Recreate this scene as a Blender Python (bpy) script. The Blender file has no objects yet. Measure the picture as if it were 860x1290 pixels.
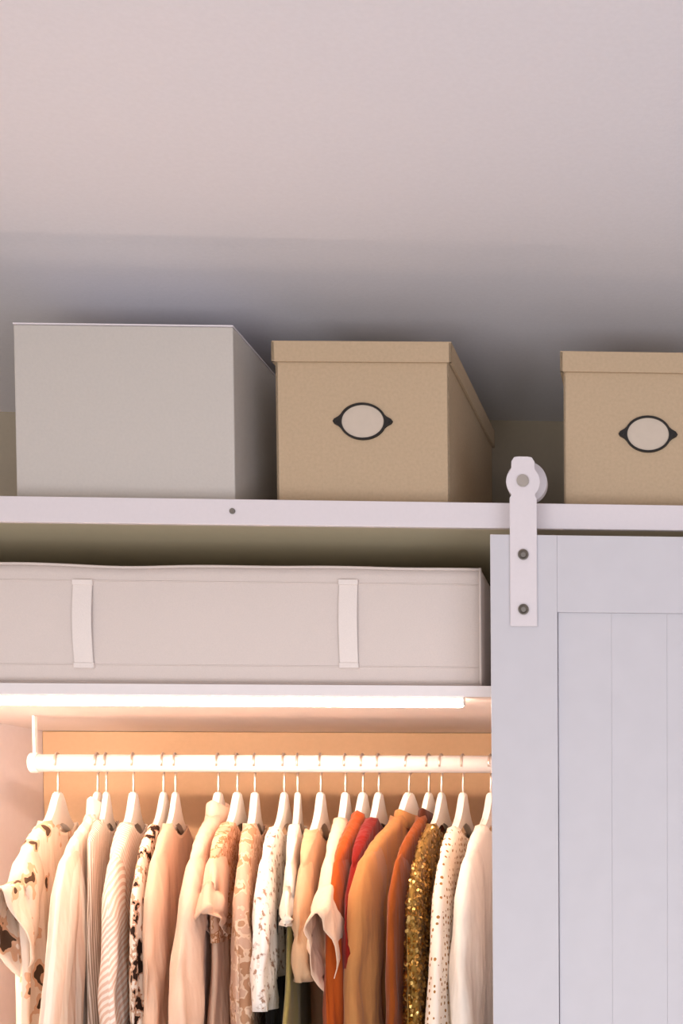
import bpy, bmesh, math, random
from mathutils import Vector, Matrix, Euler, noise
random.seed(7)
S = bpy.context.scene
COL = S.collection
PI = math.pi

# ------------------------------------------------------------------ camera
FPX = 1525.0                       # focal length in pixels of the 860x1290 frame
CAMZ = 1.55
YAW, PITCH = 0.050, 0.035
cam_d = bpy.data.cameras.new('camera')
cam = bpy.data.objects.new('camera', cam_d); COL.objects.link(cam)
cam.location = (0, 0, CAMZ)
cam.rotation_euler = (PI/2 - PITCH, 0, -YAW)
cam_d.sensor_fit = 'VERTICAL'; cam_d.sensor_height = 36.0
cam_d.lens = FPX/1290*36.0
RC = Euler((PI/2 - PITCH, 0, -YAW)).to_matrix()
v = RC.transposed() @ Vector((0, 1, 0))          # where straight ahead lands
PX = 820 - FPX*v.x/(-v.z)
PY = 1060 + FPX*v.y/(-v.z)
cam_d.shift_x = -(PX-430)/1290
cam_d.shift_y = (PY-645)/1290
cam_d.clip_start = .05
S.camera = cam

def at(x, y, Y):
    """world point at depth Y seen at photo pixel (x, y): used to measure the room"""
    r = RC @ Vector(((x-PX)/FPX, -(y-PY)/FPX, -1))
    return Vector((0, 0, CAMZ)) + r*(Y/r.y)

# ------------------------------------------------------------------ light
S.view_settings.view_transform = 'Standard'
S.view_settings.look = 'None'
S.view_settings.gamma = 1
S.view_settings.use_curve_mapping = False
S.view_settings.exposure = -0.06
w = bpy.data.worlds.new('world'); S.world = w; w.use_nodes = True
w.node_tree.nodes['Background'].inputs[0].default_value = (1.0, .94, .78, 1)
w.node_tree.nodes['Background'].inputs[1].default_value = .40

def area(name, loc, tgt, sx, sy, power, col):
    d = bpy.data.lights.new(name, 'AREA'); d.shape = 'RECTANGLE'; d.size = sx; d.size_y = sy
    d.energy = power; d.color = col
    o = bpy.data.objects.new(name, d); COL.objects.link(o); o.location = loc
    o.rotation_euler = (Vector(tgt)-Vector(loc)).to_track_quat('-Z', 'Y').to_euler()
    return o
# daylight of the room's big window, low in the wall behind the photographer
area('window_light', (-.7, -1.5, .65), (-.3, 2.0, 2.1), 2.2, 1.1, 46, (.97, .95, .985))
area('side_window_light', (1.5, -1.6, .8), (.1, 2.0, 2.1), 1.4, 1.1, 40, (.84, .87, 1.0))

# ------------------------------------------------------------------ materials
def new_mat(name):
    m = bpy.data.materials.new(name); m.use_nodes = True
    nt = m.node_tree; b = nt.nodes['Principled BSDF']
    return m, nt, b
def rgb(h):
    h = h.lstrip('#'); c = [int(h[i:i+2], 16)/255 for i in (0, 2, 4)]
    return tuple([(q/12.92 if q <= .04045 else ((q+.055)/1.055)**2.4) for q in c]+[1])
def coords(nt, scale=(1, 1, 1)):
    tc = nt.nodes.new('ShaderNodeTexCoord'); mp = nt.nodes.new('ShaderNodeMapping')
    mp.inputs['Scale'].default_value = scale
    nt.links.new(tc.outputs['Object'], mp.inputs[0]); return mp.outputs[0]
def noise_tex(nt, vec, scale, detail=3, rough=.5):
    n = nt.nodes.new('ShaderNodeTexNoise'); n.inputs['Scale'].default_value = scale
    n.inputs['Detail'].default_value = detail; n.inputs['Roughness'].default_value = rough
    nt.links.new(vec, n.inputs['Vector']); return n.outputs['Fac']
def ramp(nt, fac, stops, interp='LINEAR'):
    r = nt.nodes.new('ShaderNodeValToRGB'); r.color_ramp.interpolation = interp
    e = r.color_ramp.elements
    while len(e) < len(stops): e.new(.5)
    for i, (p, c) in enumerate(stops): e[i].position = p; e[i].color = c
    nt.links.new(fac, r.inputs[0]); return r.outputs[0]
def bump(nt, b, fac, strength, dist=.002):
    k = nt.nodes.new('ShaderNodeBump'); k.inputs['Strength'].default_value = strength
    k.inputs['Distance'].default_value = dist
    nt.links.new(fac, k.inputs['Height']); nt.links.new(k.outputs[0], b.inputs['Normal'])
def paint(name, col, rough=.55, tex=40, bs=.15, var=.04, spec=.5):
    m, nt, b = new_mat(name); c = rgb(col)
    vec = coords(nt); n = noise_tex(nt, vec, tex)
    lo = tuple(q*(1-var) for q in c[:3])+(1,); hi = tuple(min(1, q*(1+var)) for q in c[:3])+(1,)
    nt.links.new(ramp(nt, n, [(.3, lo), (.7, hi)]), b.inputs['Base Color'])
    b.inputs['Roughness'].default_value = rough; b.inputs['Specular IOR Level'].default_value = spec
    bump(nt, b, n, bs, .001); return m
def metal(name, col, rough=.3):
    m, nt, b = new_mat(name); b.inputs['Base Color'].default_value = rgb(col)
    b.inputs['Metallic'].default_value = 1; vec = coords(nt); n = noise_tex(nt, vec, 90)
    bump(nt, b, n, .05, .0005); b.inputs['Roughness'].default_value = rough; return m
def creases(nt, b):
    """soft vertical creases as relief, on top of the weave"""
    prev = b.inputs['Normal'].links[0].from_socket if b.inputs['Normal'].links else None
    n = noise_tex(nt, coords(nt, (38, 38, 9)), 1, 2, .55)
    k = nt.nodes.new('ShaderNodeBump'); k.inputs['Strength'].default_value = .75; k.inputs['Distance'].default_value = .010
    nt.links.new(n, k.inputs['Height'])
    if prev: nt.links.new(prev, k.inputs['Normal'])
    nt.links.new(k.outputs[0], b.inputs['Normal'])
def cloth(name, col, weave=700, var=.06, rough=.9, sub=.0):
    m, nt, b = new_mat(name); c = rgb(col); vec = coords(nt)
    n = noise_tex(nt, vec, 14, 4)
    lo = tuple(q*(1-var) for q in c[:3])+(1,); hi = tuple(min(1, q*(1+var)) for q in c[:3])+(1,)
    nt.links.new(ramp(nt, n, [(.3, lo), (.7, hi)]), b.inputs['Base Color'])
    b.inputs['Roughness'].default_value = rough; b.inputs['Specular IOR Level'].default_value = .15
    b.inputs['Sheen Weight'].default_value = .1
    bump(nt, b, noise_tex(nt, vec, weave, 1), .25, .001); creases(nt, b); return m
def patterned(name, base, spots, scale=40, thr=.55, squash=(1, 1, 1), detail=2):
    """fabric print: irregular patches of other colours on a ground colour"""
    m, nt, b = new_mat(name); vec = coords(nt, squash)
    stops = [(0, rgb(base))]
    step = .07
    for i, s in enumerate(spots): stops.append((thr+i*step, rgb(s)))
    n = noise_tex(nt, vec, scale, detail)
    nt.links.new(ramp(nt, n, stops, 'CONSTANT'), b.inputs['Base Color'])
    b.inputs['Roughness'].default_value = .9; b.inputs['Specular IOR Level'].default_value = .15
    bump(nt, b, noise_tex(nt, vec, 300, 1), .2, .001); creases(nt, b); return m
def dotted(name, base, dot, scale=70, size=.28):
    m, nt, b = new_mat(name); vec = coords(nt)
    vo = nt.nodes.new('ShaderNodeTexVoronoi'); vo.inputs['Scale'].default_value = scale
    vo.inputs['Randomness'].default_value = .45
    nt.links.new(vec, vo.inputs['Vector'])
    nt.links.new(ramp(nt, vo.outputs['Distance'], [(0, rgb(dot)), (size, rgb(base))], 'CONSTANT'), b.inputs['Base Color'])
    b.inputs['Roughness'].default_value = .9; b.inputs['Specular IOR Level'].default_value = .15
    creases(nt, b); return m
def striped(name, a, c, freq=90, axis='X', duty=.5):
    m, nt, b = new_mat(name); vec = coords(nt)
    nt.links.new([n_ for n_ in nt.nodes if n_.type == 'TEX_COORD'][0].outputs['UV'], [n_ for n_ in nt.nodes if n_.type == 'MAPPING'][0].inputs[0])
    wv = nt.nodes.new('ShaderNodeTexWave'); wv.wave_type = 'BANDS'; wv.bands_direction = axis
    wv.inputs['Scale'].default_value = freq; wv.inputs['Distortion'].default_value = .6
    nt.links.new(vec, wv.inputs['Vector'])
    nt.links.new(ramp(nt, wv.outputs['Fac'], [(duty-.1, rgb(a)), (duty+.1, rgb(c))]), b.inputs['Base Color'])
    b.inputs['Roughness'].default_value = .9; b.inputs['Specular IOR Level'].default_value = .15
    creases(nt, b); return m

M = {}
M['ceiling'] = paint('ceiling_paint', '#dedde3', .9, 160, .25, .015, .2)
M['wall'] = paint('wall_paint', '#d9c9b4', .9, 120, .2, .02, .2)
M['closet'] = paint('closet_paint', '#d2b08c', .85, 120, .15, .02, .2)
M['floor'] = paint('floor_wood', '#bdb6b2', .6, 8, .1, .1)
M['white_paint'] = paint('white_satin_paint', '#e6e0e4', .42, 60, .06, .015)
M['lowshelf'] = paint('white_lower_shelf', '#f0e5de', .5, 60, .04, .01)
M['band'] = paint('white_edge_band', '#ece5e4', .45, 60, .03, .01)
M['shelf'] = paint('shade_tinted_shelf', '#e6dcbc', .5, 60, .04, .01)  # olive tone of the shaded underside put into the board colour
M['door'] = paint('door_paint', '#cac8cd', .45, 24, .10, .015)
M['rail'] = paint('rail_powder_coat', '#ddd6d9', .38, 200, .05, .01)
M['screw'] = metal('steel_screw', '#8f8a84', .35)
M['hook'] = metal('pale_steel_hook', '#e6d8cc', .3)
M['hanger'] = paint('white_hanger_wood', '#f6eee4', .5, 30, .05, .02)
M['rod'] = paint('white_rod_enamel', '#f4ece6', .4, 60, .03, .01)
M['greybox'] = paint('grey_board', '#c8c2bb', .8, 240, .3, .02, .2)
M['kraft'] = paint('kraft_board', '#bfa88b', .85, 220, .35, .045, .2)
M['card'] = paint('label_card', '#ccbeae', .8, 100, .05, .02, .2)
M['black'] = paint('black_enamel', '#17130f', .45, 80, .05, .02)
M['bag'] = paint('storage_bag_fabric', '#ddd1ca', .9, 500, .3, .02, .15)
M['bagstrap'] = paint('storage_bag_webbing', '#ece2dc', .9, 500, .3, .02, .15)
m, nt, b = new_mat('led_diffuser'); M['led'] = m
b.inputs['Base Color'].default_value = (1, .9, .8, 1)
b.inputs['Emission Color'].default_value = (1, .71, .54, 1); b.inputs['Emission Strength'].default_value = 82
nt.links.new(ramp(nt, noise_tex(nt, coords(nt), 3), [(.2, (1, .70, .53, 1)), (.8, (1, .72, .55, 1))]), b.inputs['Emission Color'])

m = M['led'].copy(); m.name = 'side_led_diffuser'; M['sideled'] = m
m.node_tree.nodes['Principled BSDF'].inputs['Emission Strength'].default_value = 26
# ------------------------------------------------------------------ helpers
def link(name, bm, mat, parent=None, smooth=False):
    me = bpy.data.meshes.new(name); bmesh.ops.recalc_face_normals(bm, faces=bm.faces)
    bm.to_mesh(me); bm.free(); me.materials.append(mat)
    if smooth:
        for p in me.polygons: p.use_smooth = True
    o = bpy.data.objects.new(name, me); COL.objects.link(o)
    if parent: o.parent = parent
    return o
def empty(name, loc=(0, 0, 0), rot=(0, 0, 0)):
    o = bpy.data.objects.new(name, None); COL.objects.link(o)
    o.location = loc; o.rotation_euler = rot; o.empty_display_size = .05; return o
def tag(o, label, cat, group=None):
    o['label'] = label; o['category'] = cat
    if group: o['group'] = group
    return o
def structure(o): o['kind'] = 'structure'; return o
def box(bm, x0, x1, y0, y1, z0, z1, bev=0, seg=2):
    g = bmesh.ops.create_cube(bm, size=1)['verts']
    for q in g:
        q.co = Vector(((x0+x1)/2+q.co.x*(x1-x0), (y0+y1)/2+q.co.y*(y1-y0), (z0+z1)/2+q.co.z*(z1-z0)))
    if bev:
        es = list({e for q in g for e in q.link_edges})
        bmesh.ops.bevel(bm, geom=es, offset=bev, segments=seg, affect='EDGES', profile=.5)
    return bm
def B(*a, **k): return box(bmesh.new(), *a, **k)
def prism_y(bm, pts, y0, y1, bev=0):
    """closed outline in x,z extruded along y"""
    a = [bm.verts.new((p[0], y0, p[1])) for p in pts]; c = [bm.verts.new((p[0], y1, p[1])) for p in pts]
    f0 = bm.faces.new(a); f1 = bm.faces.new(list(reversed(c))); n = len(pts)
    for i in range(n): bm.faces.new([a[i], c[i], c[(i+1) % n], a[(i+1) % n]])
    if bev:
        bmesh.ops.bevel(bm, geom=list(f0.edges)+list(f1.edges), offset=bev, segments=2, affect='EDGES')
    return bm
def prism_x(bm, pts, x0, x1, bev=0):
    a = [bm.verts.new((x0, p[0], p[1])) for p in pts]; c = [bm.verts.new((x1, p[0], p[1])) for p in pts]
    f0 = bm.faces.new(a); f1 = bm.faces.new(list(reversed(c))); n = len(pts)
    for i in range(n): bm.faces.new([a[i], c[i], c[(i+1) % n], a[(i+1) % n]])
    if bev:
        bmesh.ops.bevel(bm, geom=list(f0.edges)+list(f1.edges), offset=bev, segments=2, affect='EDGES')
    return bm
def tube(bm, pts, r, n=8, closed=False):
    rings = []; N = len(pts)
    for i, p in enumerate(pts):
        p = Vector(p)
        a = Vector(pts[(i-1) % N] if closed or i else pts[i]); c = Vector(pts[(i+1) % N] if closed or i < N-1 else pts[i])
        t = (c-a).normalized(); u = t.cross(Vector((1, 0, 0)))
        if u.length < .1: u = t.cross(Vector((0, 1, 0)))
        u.normalize(); v_ = t.cross(u); rr = r[i] if isinstance(r, (list, tuple)) else r
        rings.append([bm.verts.new(p+(u*math.cos(2*PI*k/n)+v_*math.sin(2*PI*k/n))*rr) for k in range(n)])
    for i in range(N if closed else N-1):
        A, C = rings[i], rings[(i+1) % N]
        for k in range(n): bm.faces.new([A[k], A[(k+1) % n], C[(k+1) % n], C[k]])
    if not closed: bm.faces.new(rings[0]); bm.faces.new(list(reversed(rings[-1])))
    return bm
def disc_y(bm, c, r, y0, y1, n=24, bev=0):
    return prism_y(bm, [(c[0]+r*math.cos(2*PI*k/n), c[1]+r*math.sin(2*PI*k/n)) for k in range(n)], y0, y1, bev)

# ------------------------------------------------------------------ room shell
YF, YB = 1.80, 2.40                # front edge and back wall of the wardrobe niche
ZC = at(660, 530, YB).z            # ceiling height
XL = at(55, 925, YB).x             # left side of the niche
XLW, XRW = -2.6, 2.2
structure(link('ceiling', B(XLW-.1, XRW+.1, -2.5, YB+.1, ZC, ZC+.1), M['ceiling']))
structure(link('floor', B(XLW-.1, XRW+.1, -2.5, YB+.1, -.1, 0), M['floor']))
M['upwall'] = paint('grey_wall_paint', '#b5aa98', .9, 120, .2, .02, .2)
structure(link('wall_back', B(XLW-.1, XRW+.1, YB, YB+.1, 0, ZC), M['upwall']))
structure(link('wall_left', B(XLW-.1, XLW, -2.5, YB, 0, ZC), M['wall']))
structure(link('wall_right', B(XRW, XRW+.1, -2.5, YB, 0, ZC), M['wall']))

# top shelf and lower shelf (boards of the niche), sides
zt = at(430, 634, YF).z            # upper face of the top shelf
zl = at(430, 863, YF).z            # upper face of the lower shelf
XD = at(655, 800, YF).x            # divider hidden behind the sliding door
XR1 = 1.3
fr = empty('wardrobe_frame', (XL, YF, 0))
tag(fr, 'white built-in wardrobe frame of two shelves and side panels behind the sliding door', 'wardrobe')
def part(name, x0, x1, y0, y1, z0, z1, mat, bev=.0015):
    o = fr.location
    return link(name, B(x0-o[0], x1-o[0], y0-o[1], y1-o[1], z0-o[2], z1-o[2], bev=bev), mat, fr)
s1 = part('shelf', XL-.02, XR1, YF+.0012, YB-.001, zt-.022, zt, M['shelf'])
s2 = part('shelf', XL, XD, YF+.0012, YB-.0075, zl-.016, zl, M['lowshelf'])
for sh, xa_, xb_, z0_, z1_ in ((s1, XL-.02, XR1, zt-.022, zt), (s2, XL, XD, zl-.016, zl)):
    o_ = fr.location
    link('edge_band', B(xa_-o_[0], xb_-o_[0], 0, .0011, z0_-o_[2], z1_-o_[2]), M['band'], sh)
part('side_panel', XL-.02, XL, YF, YB-.001, .001, zt-.022, M['white_paint'])
part('side_panel', XD, XD+.02, YF, YB-.001, .001, zt-.022, M['white_paint'])
part('side_panel', XR1-.02, XR1, YF, YB-.001, .001, zt-.022, M['white_paint'])
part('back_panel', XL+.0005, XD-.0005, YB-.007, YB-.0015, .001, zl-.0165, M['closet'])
p = at(596, 674, YF+.03)
link('screw', disc_y(bmesh.new(), (0, 0), .0035, -.002, .002, 12), M['screw'], fr).location = Vector((p.x, YF+.02, zt-.024))-Vector(fr.location)

# LED light strip under the front edge of the lower shelf
xle = at(584, 882, YF).x
led = empty('light_strip', (XL+.01, YF+.008, zl-.016))
tag(led, 'glowing warm white LED strip under the front edge of the lower shelf', 'light')
L = xle-(XL+.01)
bm = bmesh.new(); box(bm, 0, L, -.007, .009, -.003, 0); box(bm, 0, .002, -.007, .0075, -.012, -.003)
box(bm, L-.002, L, -.007, .0075, -.012, -.003)
link('strip_housing', bm, M['rod'], led)
link('side_housing', B(-.0095, -.0075, -.007, .009, -1.45, -.002), M['rod'], led)
link('side_diffuser', B(-.0074, .012, -.0065, .0085, -1.45, -.020, bev=.003), M['sideled'], led)
link('diffuser', B(.002, L-.002, -.0075, .0075, -.0145, -.002, bev=.004), M['led'], led)

# ------------------------------------------------------------------ sliding door rail
yr = 1.764
zr1 = at(430, 631.5, yr).z; zr0 = at(430, 663.5, yr).z
rail = empty('door_rail', (at(0, 640, yr).x, yr, zr0))
tag(rail, 'long white flat steel rail across the front of the top shelf', 'rail')
x0r = XL-rail.location.x; x1r = 1.35-rail.location.x
link('bar', B(x0r, x1r, -.004, .004, 0, zr1-zr0, bev=.001), M['rail'], rail)
for px, py in ((294, 645), (-190, 640), (965, 656)):
    q = at(px, py, yr)-rail.location
    s = link('bolt', disc_y(bmesh.new(), (q.x, q.z), .0042, -.0060, -.0042, 14, .0006), M['screw'], rail)
    link('spacer', disc_y(bmesh.new(), (q.x, q.z), .009, .0041, YF-yr-.0005, 16), M['rail'], rail)

# ------------------------------------------------------------------ sliding door
yd = 1.722                         # front face of the door
DT = .034
pA = at(617, 673, yd); pB = at(860, 678, yd)
door = structure(empty('door_1', (pA.x, yd, pA.z)))
door['label'] = 'white sliding barn door with a flat frame round vertical boards'
DW = .92; DH = pA.z-.012; sw = (at(703, 760, yd)-at(619, 760, yd)).x; rw = pA.z-at(703, 771, yd).z
def dpart(name, *a, mat='door', bev=.0007):
    return link(name, B(*a, bev=bev), M[mat], door)
dpart('stile', 0, sw, 0, DT, -DH, 0)
dpart('stile', DW-sw, DW, 0, DT, -DH, 0)
dpart('cross_rail', sw, DW-sw, 0.0004, DT, -rw, 0)
dpart('cross_rail', sw, DW-sw, 0.0004, DT, -DH, -DH+.14)
dpart('cross_rail', sw, DW-sw, 0.0004, DT, -DH*.55-.05, -DH*.55+.05)
bwid = (at(840, 900, yd)-at(770, 900, yd)).x
x = sw+.0005; first = at(770, 900, yd).x-pA.x; nxt = first
while x < DW-sw-.001:
    x1 = min(nxt, DW-sw-.0005)
    dpart('board', x, x1, .0065, DT-.006, -DH+.13, -rw+.01, bev=.0006)
    x = x1; nxt += bwid
# roller strap (front), wheel and bolts
def roller(cx):
    sx = (at(676, 700, yd-.004)-at(642, 700, yd-.004)).x/2
    ztop = at(658, 575, yd-.004).z-pA.z; zbot = at(658, 789, yd-.004).z-pA.z
    zw = at(658, 607, yd-.004).z-pA.z
    nub = sx*.86
    pts = [(cx-sx, zbot), (cx+sx, zbot), (cx+sx, zw-.022)]
    R = .0235
    # rounded cheek around the axle then a squared nub on top
    for k in range(9):
        a = math.radians(-50+k*12.5); pts.append((cx+R*math.cos(a), zw+R*math.sin(a)))
    pts += [(cx+nub, ztop-.016), (cx+nub, ztop-.007), (cx+nub*.75, ztop-.001), (cx+nub*.4, ztop), (cx-nub*.4, ztop), (cx-nub*.75, ztop-.001), (cx-nub, ztop-.007), (cx-nub, ztop-.016)]
    for k in range(9):
        a = math.radians(130-(-8+k)*0+k*12.5); pts.append((cx+R*math.cos(a), zw+R*math.sin(a)))
    pts += [(cx-sx, zw-.022)]
    st = link('roller_strap', prism_y(bmesh.new(), pts, -.0045, -.0005, .0008), M['rail'], door)
    wz = zr1-pA.z+.0295; ww = cx+.001
    wh = link('wheel', disc_y(bmesh.new(), (ww, wz), .0290, yr-.007-yd, yr+.007-yd, 40, .0015), M['rail'], door, True)
    link('axle', disc_y(bmesh.new(), (ww, zw), .007, 0, yr-.0075-yd, 16), M['screw'], st)
    for py in (606, 699, 768):
        zz = at(658, py, yd-.004).z-pA.z
        bt = disc_y(bmesh.new(), (cx, zz), .0085 if py == 606 else .0075, -.0085, -.0046, 18, .001)
        if py != 606:                       # socket in the bolt head
            ff = min(bt.faces, key=lambda f: f.calc_center_median().y)
            bmesh.ops.inset_region(bt, faces=[ff], thickness=.0030)
            bmesh.ops.translate(bt, verts=list(ff.verts), vec=(0, .0030, 0))
        link('bolt', bt, M['screw'] if py != 606 else M['bolt'], st)
M['bolt'] = metal('worn_bolt', '#b9b2aa', .45)
roller(at(659, 690, yd-.004).x-pA.x)
roller(DW-.05)

# ------------------------------------------------------------------ boxes on the top shelf
def lidded_box(name, xa, xb, ytop, Y, depth, yaw, label, oval):
    a = at(xa, ytop, Y); c = at(xb, ytop, Y)
    W = (c.x-a.x); H = a.z-zt-.0006
    root = empty(name, (a.x+W/2, Y, zt+.0006), (0, 0, yaw))
    tag(root, label, 'box', 'kraft lidded boxes on the top shelf')
    ov = .0045; lh = .030
    bm = bmesh.new(); t = .003
    x0, x1 = -W/2+ov, W/2-ov
    box(bm, x0, x1, ov, depth-ov, 0, t)
    box(bm, x0, x1, ov, ov+t, 0, H-.004); box(bm, x0, x1, depth-ov-t, depth-ov, 0, H-.004)
    box(bm, x0, x0+t, ov, depth-ov, 0, H-.004); box(bm, x1-t, x1, ov, depth-ov, 0, H-.004)
    link('box_body', bm, M['kraft'], root)
    bm = bmesh.new()
    prism_z = [(-W/2, 0), (W/2, 0), (W/2, depth), (-W/2, depth)]
    box(bm, -W/2, W/2, 0, depth, H-.003, H, bev=.0012)
    box(bm, -W/2, W/2, 0, ov-.0006, H-lh, H-.002); box(bm, -W/2, W/2, depth-ov+.0006, depth, H-lh, H-.002)
    box(bm, -W/2, -W/2+ov-.0006, 0, depth, H-lh, H-.002); box(bm, W/2-ov+.0006, W/2, 0, depth, H-lh, H-.002)
    link('lid', bm, M['kraft'], root)
    # label holder
    q = at(oval[0], oval[1], Y)
    lx, lz = q.x-(a.x+W/2), q.z-(zt+.0006)
    rx, rz = .0345, .0270
    bm = bmesh.new(); n = 48; ring = []
    for k in range(n):
        th = 2*PI*k/n; cth, sth = math.cos(th), math.sin(th)
        ear = .0095*max(0, abs(cth)-.955)/.045
        o_ = (rx+ear)*cth, rz*sth; i_ = (rx-.0040)*cth, (rz-.0034)*sth
        ring.append([bm.verts.new((lx+o_[0], ov-.0005, lz+o_[1])), bm.verts.new((lx+o_[0]*.985, ov-.0035, lz+o_[1]*.985)),
                     bm.verts.new((lx+i_[0]*1.02, ov-.0035, lz+i_[1]*1.02)), bm.verts.new((lx+i_[0], ov-.0005, lz+i_[1]))])
    for k in range(n):
        A, C = ring[k], ring[(k+1) % n]
        for j in range(4): bm.faces.new([A[j], C[j], C[(j+1) % 4], A[(j+1) % 4]])
    lh_ = link('label_holder', bm, M['black'], root)
    link('label_card', prism_y(bmesh.new(), [(lx+(rx-.003)*math.cos(2*PI*k/32), lz+(rz-.002)*math.sin(2*PI*k/32)) for k in range(32)], ov-.0012, ov-.0003), M['card'], lh_)
    for s in (-1, 1):
        link('rivet', disc_y(bmesh.new(), (lx+s*(rx+.0035), lz), .0024, ov-.0045, ov-.0030, 10), M['black'], lh_)
    return root
lidded_box('storage_box', 340, 569, 427, 1.815, .385, math.radians(-2.0),
           'brown cardboard box with lid, standing between the grey box and the door wheel', (456, 530))
lidded_box('storage_box', 705, 934, 441, 1.815, .385, math.radians(-.8),
           'brown cardboard box with lid, right of the door wheel and cut by the frame', (816, 546))
# grey box
a = at(15, 405, 1.815); c = at(294, 405, 1.815); W = c.x-a.x; H = a.z-zt-.0006
gb = empty('storage_box', (a.x+W/2, 1.815, zt+.0006), (0, 0, math.radians(-1.2)))
tag(gb, 'plain pale grey square storage box at the left of the top shelf', 'box')
bm = bmesh.new(); box(bm, -W/2, W/2, 0, .36, 0, H-.0025, bev=.0018, seg=2); link('box_body', bm, M['greybox'], gb)
link('lid', B(-W/2-.0008, W/2+.0008, -.0008, .3608, H-.0022, H, bev=.0008), M['white_paint'], gb)  # thin white sheet stands for the highlight along the top edges

# ------------------------------------------------------------------ soft storage bag on the lower shelf
def wob(x, k): return noise.noise(Vector((x*6, k, 3.1)))
bx0 = at(-150, 800, 1.83).x; bx1 = at(606, 800, 1.83).x; bz1 = at(430, 714, 1.83).z
bag = empty('storage_bag', ((bx0+bx1)/2, 1.83, zl+.0008))
tag(bag, 'long white fabric storage bag with two vertical straps on the lower shelf', 'bag')
bw = (bx1-bx0)/2; bh = bz1-zl-.0008; bd = .48
bm = bmesh.new(); nx, nz = 60, 14
def grid(bm, f, nu, nv):
    vs = [[bm.verts.new(f(i/nu, j/nv)) for j in range(nv+1)] for i in range(nu+1)]
    for i in range(nu):
        for j in range(nv): bm.faces.new([vs[i][j], vs[i+1][j], vs[i+1][j+1], vs[i][j+1]])
def top(x, y): return bh+.004*wob(x, 1)-.002-.006*math.sin(PI*min(1, y/bd))
def fx(u): return -bw+2*bw*u
def bulge(u, v_): return .006*math.sin(PI*v_)*(1+.5*wob(fx(u), 5))*min(1, 12*u, 12*(1-u))
grid(bm, lambda u, v_: (fx(u), -bulge(u, v_), v_*top(fx(u), 0)), nx, nz)
grid(bm, lambda u, v_: (fx(u), bd+bulge(u, v_), v_*top(fx(u), bd)), nx, nz)
grid(bm, lambda u, v_: (fx(u), v_*bd, top(fx(u), v_*bd)), nx, 10)
grid(bm, lambda u, v_: (fx(u), v_*bd, 0), nx, 10)
for s in (0, 1): grid(bm, lambda u, v_, s=s: (fx(s), u*bd, v_*top(fx(s), u*bd)), 10, nz)
bmesh.ops.remove_doubles(bm, verts=bm.verts, dist=.0003)
bo = link('bag_body', bm, M['bag'], bag, True)
def yface(x, z):                      # front surface of the bag at x,z
    u = (x+bw)/(2*bw); return -bulge(u, min(1, z/bh))
for zz, nm in ((bh-.002, 'piping'), (bh*.86, 'seam'), (bh*.17, 'seam'), (.004, 'piping')):
    r = .0022 if nm == 'piping' else .0010
    tube_pts = [(fx(i/40), yface(fx(i/40), zz)-r*.3, zz if nm == 'seam' or zz < .1*bh else top(fx(i/40), 0)) for i in range(41)]
    link(nm, tube(bmesh.new(), tube_pts, r, 6), M['bag'], bag, True)
for xx in (bw-.001, -bw+.001):
    link('piping', tube(bmesh.new(), [(xx, -.001, bh*i/8) for i in range(9)], .0022, 6), M['bag'], bag, True)
for px0, px1 in ((92, 116), (427, 450), (-120, -98)):
    xa = at(px0, 780, 1.822).x-bag.location.x; xb = at(px1, 780, 1.822).x-bag.location.x
    za = at(px0, 733, 1.822).z-bag.location.z; zb = at(px0, 838, 1.822).z-bag.location.z
    bm = bmesh.new()
    def st(u, v_, off): 
        z = zb+(za-zb)*v_; return (xa+(xb-xa)*u, yface((xa+xb)/2, z)-.0012-.003*math.sin(PI*v_)-off, z)
    grid(bm, lambda u, v_: st(u, v_, 0), 2, 10); grid(bm, lambda u, v_: st(u, v_, .0018), 2, 10)
    link('strap', bm, M['bagstrap'], bag, True)
    for zq in (za, zb): link('strap_patch', B(xa-.001, xb+.001, -.0085, -.0005, zq-.004, zq+.004, bev=.001), M['bagstrap'], bag)

# ------------------------------------------------------------------ hanging rod
YR = 2.10
pr = at(330, 962, YR); ZR = pr.z; RR = .0148
xr0 = at(40, 960, YR).x; xr1 = XD-.001
rod = empty('hanging_rod', (xr0, YR, ZR))
tag(rod, 'white round clothes rod under the lower shelf', 'rod')
link('tube', tube(bmesh.new(), [(0, 0, 0), (xr1-xr0, 0, 0)], RR, 24), M['rod'], rod, True)
for xx in (.006, xr1-xr0-.012):
    bm = bmesh.new(); tube(bm, [(xx-.006, 0, 0), (xx+.006, 0, 0)], RR+.002, 24)
    box(bm, xx-.0022, xx+.0022, -.005, .005, RR, zl-.0165-ZR, bev=.001)
    link('bracket', bm, M['rod'], rod)

# ------------------------------------------------------------------ hangers and garments
HSC = .86
ZN = at(330, 999, YR).z           # top of a hanger's neck
HP = [(-.215, -.108), (-.19, -.094), (-.15, -.077), (-.10, -.060), (-.062, -.046), (-.038, -.031), (-.022, -.013), (-.013, -.002), (-.008, .001)]
HB = [(.215, -.120), (.19, -.108), (.15, -.092), (.10, -.075), (.062, -.064), (.03, -.053), (0, -.049), (-.03, -.053), (-.062, -.064), (-.10, -.075), (-.15, -.092), (-.19, -.108), (-.215, -.120)]
HP = [(a*(HSC if abs(a) > .06 else 1), b) for a, b in HP]; HB = [(a*(HSC if abs(a) > .06 else 1), b) for a, b in HB]
def drop(y):                       # height of the hanger's upper edge at distance y from the neck
    y = abs(y); P = [(-a, b) for a, b in reversed(HP)]
    if y <= P[0][0]: return P[0][1]
    for (a0, b0), (a1, b1) in zip(P, P[1:]):
        if y <= a1: return b0+(b1-b0)*(y-a0)/(a1-a0)
    return P[-1][1]-(y-P[-1][0])*.9
def hanger_mesh():
    bm = bmesh.new(); prism_x(bm, HP+[(-a, b) for a, b in reversed(HP)]+HB, -.0055, .0055, .002); return bm
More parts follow.
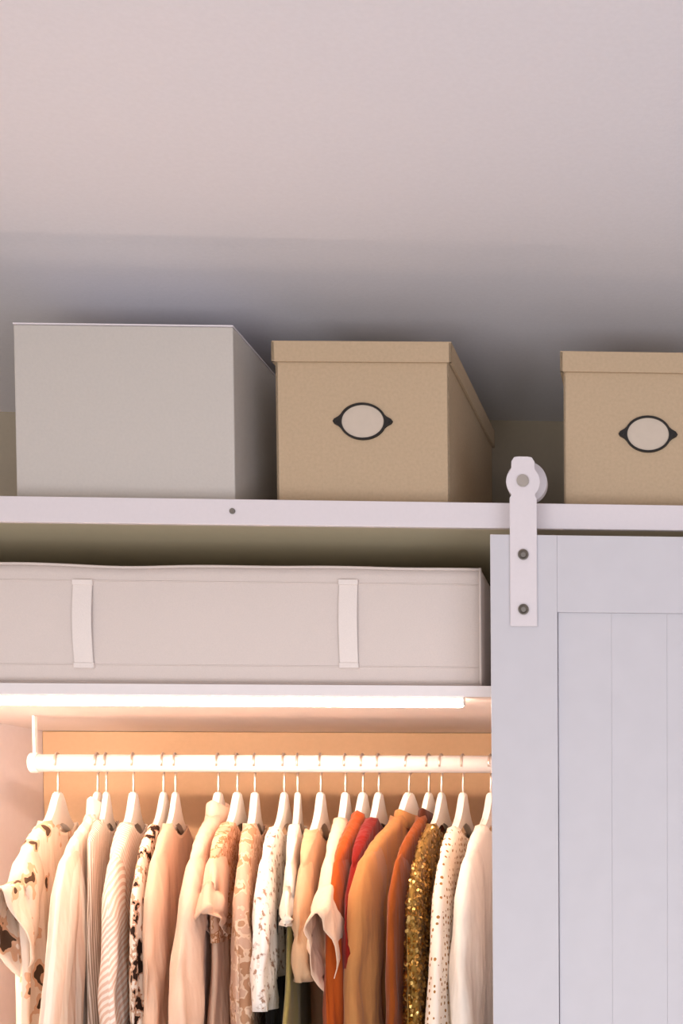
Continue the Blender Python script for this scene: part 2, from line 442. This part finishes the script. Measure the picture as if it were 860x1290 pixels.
def hook_mesh():
    bm = bmesh.new(); rc = ZR-ZN; pts = [(0, 0, -.004), (0, 0, .010)]
    R = RR+.0026
    cz = rc-.0005
    pts.append((0, .002, cz-R-.004))
    for k in range(15):
        a = math.radians(-78+k*19.5); pts.append((0, R*math.cos(a), cz+R*math.sin(a)))
    tube(bm, pts, .0019, 8); return bm
HG = [None]
def hanger(xh, yaw, label, hs=1, hx=1):
    loc = (xh, YR, ZN)
    if HG[0] is None:
        h = empty('clothes_hanger', loc, (0, 0, yaw))
        a = link('hanger_arms', hanger_mesh(), M['hanger'], h); c = link('hook', hook_mesh(), M['hook'], h, True)
        HG[0] = (h, a, c)
    else:
        h0, a0, c0 = HG[0]
        h = h0.copy(); COL.objects.link(h); h.location = loc; h.rotation_euler = (0, 0, yaw)
        for q in (a0, c0): k = q.copy(); COL.objects.link(k); k.parent = h; k.scale = (hx, hs, 1) if q is a0 else (1, 1, 1)
    tag(h, label, 'hanger', 'white hangers on the clothes rod')
    return h

def smooth01(t): t = max(0, min(1, t)); return t*t*(3-2*t)
def body_bm(seed, W, L, th, flare, neck=.055, neckdrop=.02, fold=.006, nf=9, top_off=.008, front_shift=0.0, zstart=0, shortfront=0):
    """two panels sewn at the shoulders and the sides; y runs along the hanger"""
    bm = bmesh.new(); nu, nv = 44, 40
    uvl = bm.loops.layers.uv.new('UVMap'); uvd = {}
    for s in (-1, 1):
        vs = []
        for i in range(nu+1):
            t = -1+2*i/nu; col = []
            for j in range(nv+1):
                v_ = (j/nv)**1.25
                y0 = t*W; zt_ = drop(y0)+top_off
                if abs(y0) < neck: zt_ = drop(neck)+top_off-(neckdrop)*(1-(y0/neck)**2)
                zt_ -= zstart
                z = zt_+(-L-zt_)*v_
                wv = W+(min(flare, .045) if t > 0 else flare)*smooth01((-z-.1)/(L-.1))*1.0
                y = t*wv - front_shift*smooth01((-z-.1)/(L-.1))
                edge = math.sqrt(max(0, 1-t**4))
                thick = (.0098+(th-.0098)*smooth01((zt_-z)/.12))*edge
                if abs(y0) >= neck and j == 0: thick = .0
                r = smooth01((zt_-z)/.25)
                fx_ = fold*r*(math.sin(nf*t*2.2+seed*1.7+1.2*noise.noise(Vector((t*2, z*4, seed))))*.7+noise.noise(Vector((t*5, z*3, seed+9)))*.9)
                fx_ += fold*.35*noise.noise(Vector((t*14, z*12, seed*3)))
                q_ = bm.verts.new((s*thick+fx_, y, z)); uvd[q_] = (y*s+.5, z); col.append(q_)
            vs.append(col)
        for i in range(nu):
            for j in range(nv):
                f = [vs[i][j], vs[i+1][j], vs[i+1][j+1], vs[i][j+1]]
                nf_ = bm.faces.new(f if s > 0 else list(reversed(f)))
                for lp in nf_.loops: lp[uvl].uv = uvd[lp.vert]
    bmesh.ops.remove_doubles(bm, verts=bm.verts, dist=.0006)
    return bm
def sleeve_bm(seed, side, W, L, r0, r1, th, out=.0, fold=.009, cuff=0):
    """side -1 is towards the room. path runs along the shoulder then down"""
    ctrl = [(W-.075, drop(W-.075)-.050), (W-.035, drop(W-.035)-.050), (W-.012, drop(W)-.058)]
    n = max(8, int((L-.05)/.016))
    for k in range(1, n+1):
        t = k/n; ctrl.append((W-.012+.008*min(1, t*4)+out*t**1.1, drop(W)-.058-(L-.058)*t))
    N = len(ctrl); bm = bmesh.new(); rings = []; seg = 32
    uvl = bm.loops.layers.uv.new('UVMap')
    for i, (y, z) in enumerate(ctrl):
        a = ctrl[max(0, i-1)]; c = ctrl[min(N-1, i+1)]
        ty, tz = c[0]-a[0], c[1]-a[1]; l = math.hypot(ty, tz); ty /= l; tz /= l
        py_, pz_ = -tz, ty                      # outward normal (away from the body)
        f = max(0, (i-2)/(N-3))
        ry = (r0*(1-f)+r1*f); 
        if i < 3: ry = [.046, .047, .048][i]*r0/.048
        rx = th*(.62 if i == 0 else .8 if i == 1 else 1)
        ring = []
        for k in range(seg):
            an = 2*PI*k/seg
            cx, cy = math.cos(an), math.sin(an)
            sx = math.copysign(abs(cy)**.8, cy)
            fo = fold*smooth01(f*3+.2)*(math.sin(an*4+seed*2+4*noise.noise(Vector((f*3, seed, 1))))*.6+noise.noise(Vector((cx*2, sx*2+z*9, seed)))*.9+noise.noise(Vector((cx*1.5, z*30+cx, seed+4)))*.5)
            rr = 1+fo/ry
            ring.append(bm.verts.new((rx*sx+fo*.7, side*(y+py_*ry*cx*rr), z+pz_*ry*cx*rr)))
        rings.append(ring)
    for i in range(N-1):
        for k in range(seg):
            nf_ = bm.faces.new([rings[i][k], rings[i][(k+1) % seg], rings[i+1][(k+1) % seg], rings[i+1][k]])
            for lp, (a_, b_) in zip(nf_.loops, ((k, i), (k+1, i), (k+1, i+1), (k, i+1))): lp[uvl].uv = (a_/seg*.18, -ctrl[b_][1])
    bm.faces.new(rings[0])
    return bm
def sub(o, lv=1, sol=.0016):
    if sol:
        m_ = o.modifiers.new('cloth thickness', 'SOLIDIFY'); m_.thickness = sol; m_.offset = 0
    return o

HOOKS = (73, 123, 134, 168, 206, 221, 275, 299, 321, 358, 375, 404, 435, 457, 477, 515, 540, 556, 583, 618)
def garment(name, cat, xh, D, label, mat, L=.72, W=.205, th=.012, flare=.03, sleeve=None, slm=None, sth=.0135, fold=.006, nf=9,
            collar=None, seed=1, neck=.055, lower=None, shift=0, hlabel=None, neckdrop=.02):
    p = at(xh, 999, YR); disp = (820-xh)*.105
    yaw = -(D-disp-13)/165.0
    yaw = max(-.24, min(.24, yaw))
    near = min(abs(q-xh) for q in HOOKS if q != xh)*.00138      # clothes hung close together are pressed flat
    flat = max(.72, min(1, near/.029))
    hanger(p.x, yaw, 'white hanger carrying the '+(hlabel or ' '.join(label.split()[:9])), hs=.78 if W < .17 else 1, hx=flat)
    g = empty(name, (p.x, YR, ZN), (0, 0, yaw))
    g.scale.x = flat
    tag(g, label, cat)
    sub(link('bodice', body_bm(seed, W-.004, L, th, flare, neck=neck, fold=fold, nf=nf, front_shift=shift, neckdrop=neckdrop), M[mat], g, True))
    if sleeve:
        Ls, r0, r1, out = sleeve
        for side in (-1, 1):
            sub(link('sleeve', sleeve_bm(seed+side*.4, side, W, Ls, r0, r1 if side < 0 else min(r1, .052), sth, out if side < 0 else min(out, .01)), M[slm or mat], g, True))
    if collar:
        # folded band round the neck
        bm = bmesh.new(); n = 28; hgt = collar[1]
        rows = []
        for k in range(n):
            an = 2*PI*k/n; y = neck*1.02*math.cos(an); x = .0125*math.sin(an)
            zb = drop(neck)-.002-.5*neckdrop*(1-math.cos(an)**2)
            yo = neck*.62*math.cos(an)
            rows.append([bm.verts.new((x, y, zb)), bm.verts.new((x*.95, y*.6+yo*.4, zb+hgt)), bm.verts.new((x*1.35, y*.62+yo*.42, zb+hgt*.96)), bm.verts.new((x*1.5, y*1.08, zb-.006))])
        for k in range(n):
            A, C = rows[k], rows[(k+1) % n]
            for j in range(3): bm.faces.new([A[j], C[j], C[j+1], A[j+1]])
        sub(link('collar', bm, M[collar[0]], g, True))
    if lower:
        lm, z0, L2, fl2 = lower
        bm = body_bm(seed+5, W-.03, L2, th*.75, fl2, fold=fold, nf=nf, zstart=z0, neck=.001, neckdrop=0)
        sub(link('skirt', bm, M[lm], g, True))
    return g

M['cream'] = cloth('cream_cotton', '#f3e2cf')
M['offwhite'] = cloth('off_white_cotton', '#f7ebdd')
M['palestripe'] = striped('cream_faint_stripe', '#f6e8d8', '#eed6c2', 8)
M['greystripe'] = striped('grey_stripe', '#f1e2d4', '#b79f8b', 60)
M['tiefloral'] = patterned('cream_leaf_print', '#f3dfcb', ['#e3b896', '#5c4636'], 24, .58)
M['zigzag'] = striped('rose_white_rib', '#f7e9dc', '#e6c3ad', 60, 'DIAGONAL')
M['bwfloral'] = patterned('black_white_floral', '#f3e4d2', ['#caa083', '#33221a'], 55, .50)
M['peach'] = cloth('peach_viscose', '#e3bc9f')
M['peachknit'] = cloth('peach_knit', '#eac6ad', 300)
M['lace'] = patterned('rose_brown_lace', '#d3a689', ['#b98058', '#e6bd9c'], 75, .48)
M['rosefloral'] = patterned('rose_tan_floral', '#d2ab92', ['#e6c6a9', '#bd8f6e'], 50, .48)
M['whitefloral'] = patterned('white_floral_voile', '#fbf3ea', ['#e3d6ca', '#a98874'], 90, .57)
M['blacklower'] = cloth('black_lower_cloth', '#1f1a17')  # black body filling the dark area below two short tops
M['olive'] = cloth('olive_crepe', '#94864f')
M['greywhite'] = cloth('grey_white_knit', '#efe3d3', 300)
M['camel'] = cloth('camel_wool', '#cfa882')
M['palepeach'] = cloth('pale_peach_linen', '#f7d3b5')
M['orange'] = cloth('burnt_orange_crepe', '#ab4c16')
M['darkred'] = cloth('dark_red_crepe', '#7a140a')
M['tan'] = cloth('tan_suede', '#b67e4a')
M['brown'] = cloth('rust_brown_cotton', '#8c4514')
M['gold'] = cloth('gold_ground', '#8c6a2f')
M['dots'] = dotted('cream_gold_dots', '#f8e9d8', '#a8763c', 100, .27)
M['dark_brown'] = cloth('dark_brown_cotton', '#4f2412')

G = garment
G('blouse', 'blouse', 73, 63, 'cream leaf-print blouse with a wide short sleeve, leftmost on the rod', 'tiefloral', L=.70, seed=1, sleeve=(.095, .05, .09, .045), sth=.020, flare=.05, fold=.009, neck=0.075)
G('shirt', 'shirt', 123, 58, 'large cream white shirt hanging in long soft folds, second from the left', 'palestripe', L=.78, seed=2, sleeve=(.55, .05, .058, .16), slm='palestripe', th=.02, sth=.020, flare=0.12, fold=.010, collar=('offwhite', .036), neck=0.05)
G('shirt', 'shirt', 134, 22, 'grey and cream striped shirt tucked just behind the large cream shirt', 'greystripe', L=.75, seed=3, W=.155, flare=.04, neck=0.07)
G('blouse', 'blouse', 168, 38, 'off-white blouse with rose rib stripes between the cream shirt and the floral blouse', 'zigzag', L=.74, seed=4, sleeve=(.5, .048, .052, .02), slm='zigzag', flare=.05, neck=0.08)
G('blouse', 'blouse', 206, 46, 'cream blouse printed with black and brown flowers', 'bwfloral', L=.70, seed=5, sleeve=(.50, .045, .05, .0), flare=.02, neck=0.09)
G('blouse', 'blouse', 221, 41, 'plain peach long-sleeved blouse left of the peach sweater', 'peach', L=.72, seed=6, sleeve=(.5, .052, .055, .02), flare=.04, sth=.02, neck=0.085)
G('sweater', 'sweater', 275, 47, 'peach sweater with a raised collar and a long sloping sleeve', 'peachknit', L=.74, seed=7, sleeve=(.45, .046, .045, .15), flare=.07, collar=('peachknit', .034), sth=.018)
G('blouse', 'blouse', 299, 46, 'peach brown lace top with a short cuffed sleeve', 'lace', L=0.24, seed=8, sleeve=(.085, .048, .055, .01), slm='peach', flare=.0, lower=('peach', .10, .76, .15), neck=0.08, sth=0.018)
G('dress', 'dress', 321, 31, 'rose and tan floral dress left of the white floral blouse', 'rosefloral', L=.80, seed=9, sleeve=(.52, .045, .05, .0), flare=.03, neck=0.085)
G('blouse', 'blouse', 358, 40, 'short white floral blouse with a black lower part', 'whitefloral', L=0.3, seed=10, sleeve=(.215, .048, .055, .01), flare=.02, lower=('blacklower', .12, .70, .03), sth=0.017, neck=0.1)
G('dress', 'dress', 375, 25, 'flared olive dress with a white short-sleeved top', 'greywhite', L=.20, seed=11, sleeve=(.085, .045, .05, .0), slm='greywhite', flare=0, nf=5, lower=('olive', .08, .80, .36), neck=0.09)
G('cardigan', 'cardigan', 404, 36, 'thin camel cardigan showing between the olive dress and the pale peach blouse', 'camel', L=0.27, seed=12, sleeve=(.17, .042, .045, .0), flare=.01, neck=0.11)
G('blouse', 'blouse', 435, 35, 'pale peach blouse with a pointed flared sleeve, left of the orange one', 'palepeach', L=.70, seed=13, sleeve=(.125, .048, .080, .075), flare=.04, sth=0.018, neck=0.06)
G('blouse', 'blouse', 457, 47, 'burnt orange blouse beside the dark red one', 'orange', L=.78, seed=14, sleeve=(.62, .046, .045, .02), flare=.03, neck=0.045)
G('blouse', 'blouse', 477, 45, 'dark red blouse with a black lower part, between the orange and tan clothes', 'darkred', L=0.3, seed=15, sleeve=(.21, .042, .04, .0), flare=.01, lower=('blacklower', .12, .70, .01), neck=0.06)
G('jacket', 'jacket', 515, 72, 'tan collared jacket with a wrinkled long sleeve', 'tan', L=.74, seed=16, sleeve=(.58, .05, .046, .02), flare=.02, collar=('tan', .020), fold=.008, sth=0.019)
G('shirt', 'shirt', 540, 53, 'rust brown shirt between the tan jacket and the gold sequin top', 'brown', L=.76, seed=17, sleeve=(.58, .05, .045, .01), flare=.02, collar=('dark_brown', .022))
gold = G('sequin_top', 'top', 556, 46, 'gold sequin top with a glittering sleeve', 'gold', L=.70, seed=18, sleeve=(.52, .046, .04, .02), flare=.02, neck=0.085)
G('blouse', 'blouse', 583, 40, 'cream blouse with small gold dots next to the rightmost blouse', 'dots', L=.76, seed=19, sleeve=(.55, .048, .055, .10), flare=0.1, neck=0.1)
G('blouse', 'blouse', 618, 43, 'plain cream blouse hanging against the edge of the sliding door, rightmost', 'offwhite', L=.74, seed=20, sleeve=(.56, .050, .06, .05), flare=.03, sth=.019, neck=0.09)

# sequins: too many to count, small tilted discs over the sleeves and body
M['sequin'] = metal('gold_sequin', '#cfa964', .3)
bm = bmesh.new(); rnd = random.Random(3)
for ch in list(gold.children):
    for p_ in ch.data.polygons:
        if p_.center.z < -.46: continue
        k_ = p_.area/(24e-6 if ch.name.startswith('sleeve') else 75e-6)
        cnt = int(k_)+(rnd.random() < k_-int(k_))
        pv = [ch.data.vertices[q].co for q in p_.vertices]
        if len(pv) > 4: continue
        for _ in range(cnt):
            a_, b_ = rnd.random(), rnd.random()
            c = (pv[0]*(1-a_)+pv[1]*a_)*(1-b_)+(pv[-1]*(1-a_)+pv[2]*a_)*b_
            c = c+p_.normal*rnd.uniform(.0016, .0035)
            n_ = (p_.normal+Vector((rnd.uniform(-.8, .8), rnd.uniform(-.8, .8), rnd.uniform(-.8, .8)))).normalized()
            u = n_.cross(Vector((.1, .2, 1))).normalized(); v2 = n_.cross(u); r = rnd.uniform(.0020, .0036)
            vs = [bm.verts.new(c+(u*math.cos(2*PI*k/6)+v2*math.sin(2*PI*k/6))*r) for k in range(6)]
            bm.faces.new(vs)
sq = link('sequins', bm, M['sequin'], gold); sq['kind'] = 'stuff'
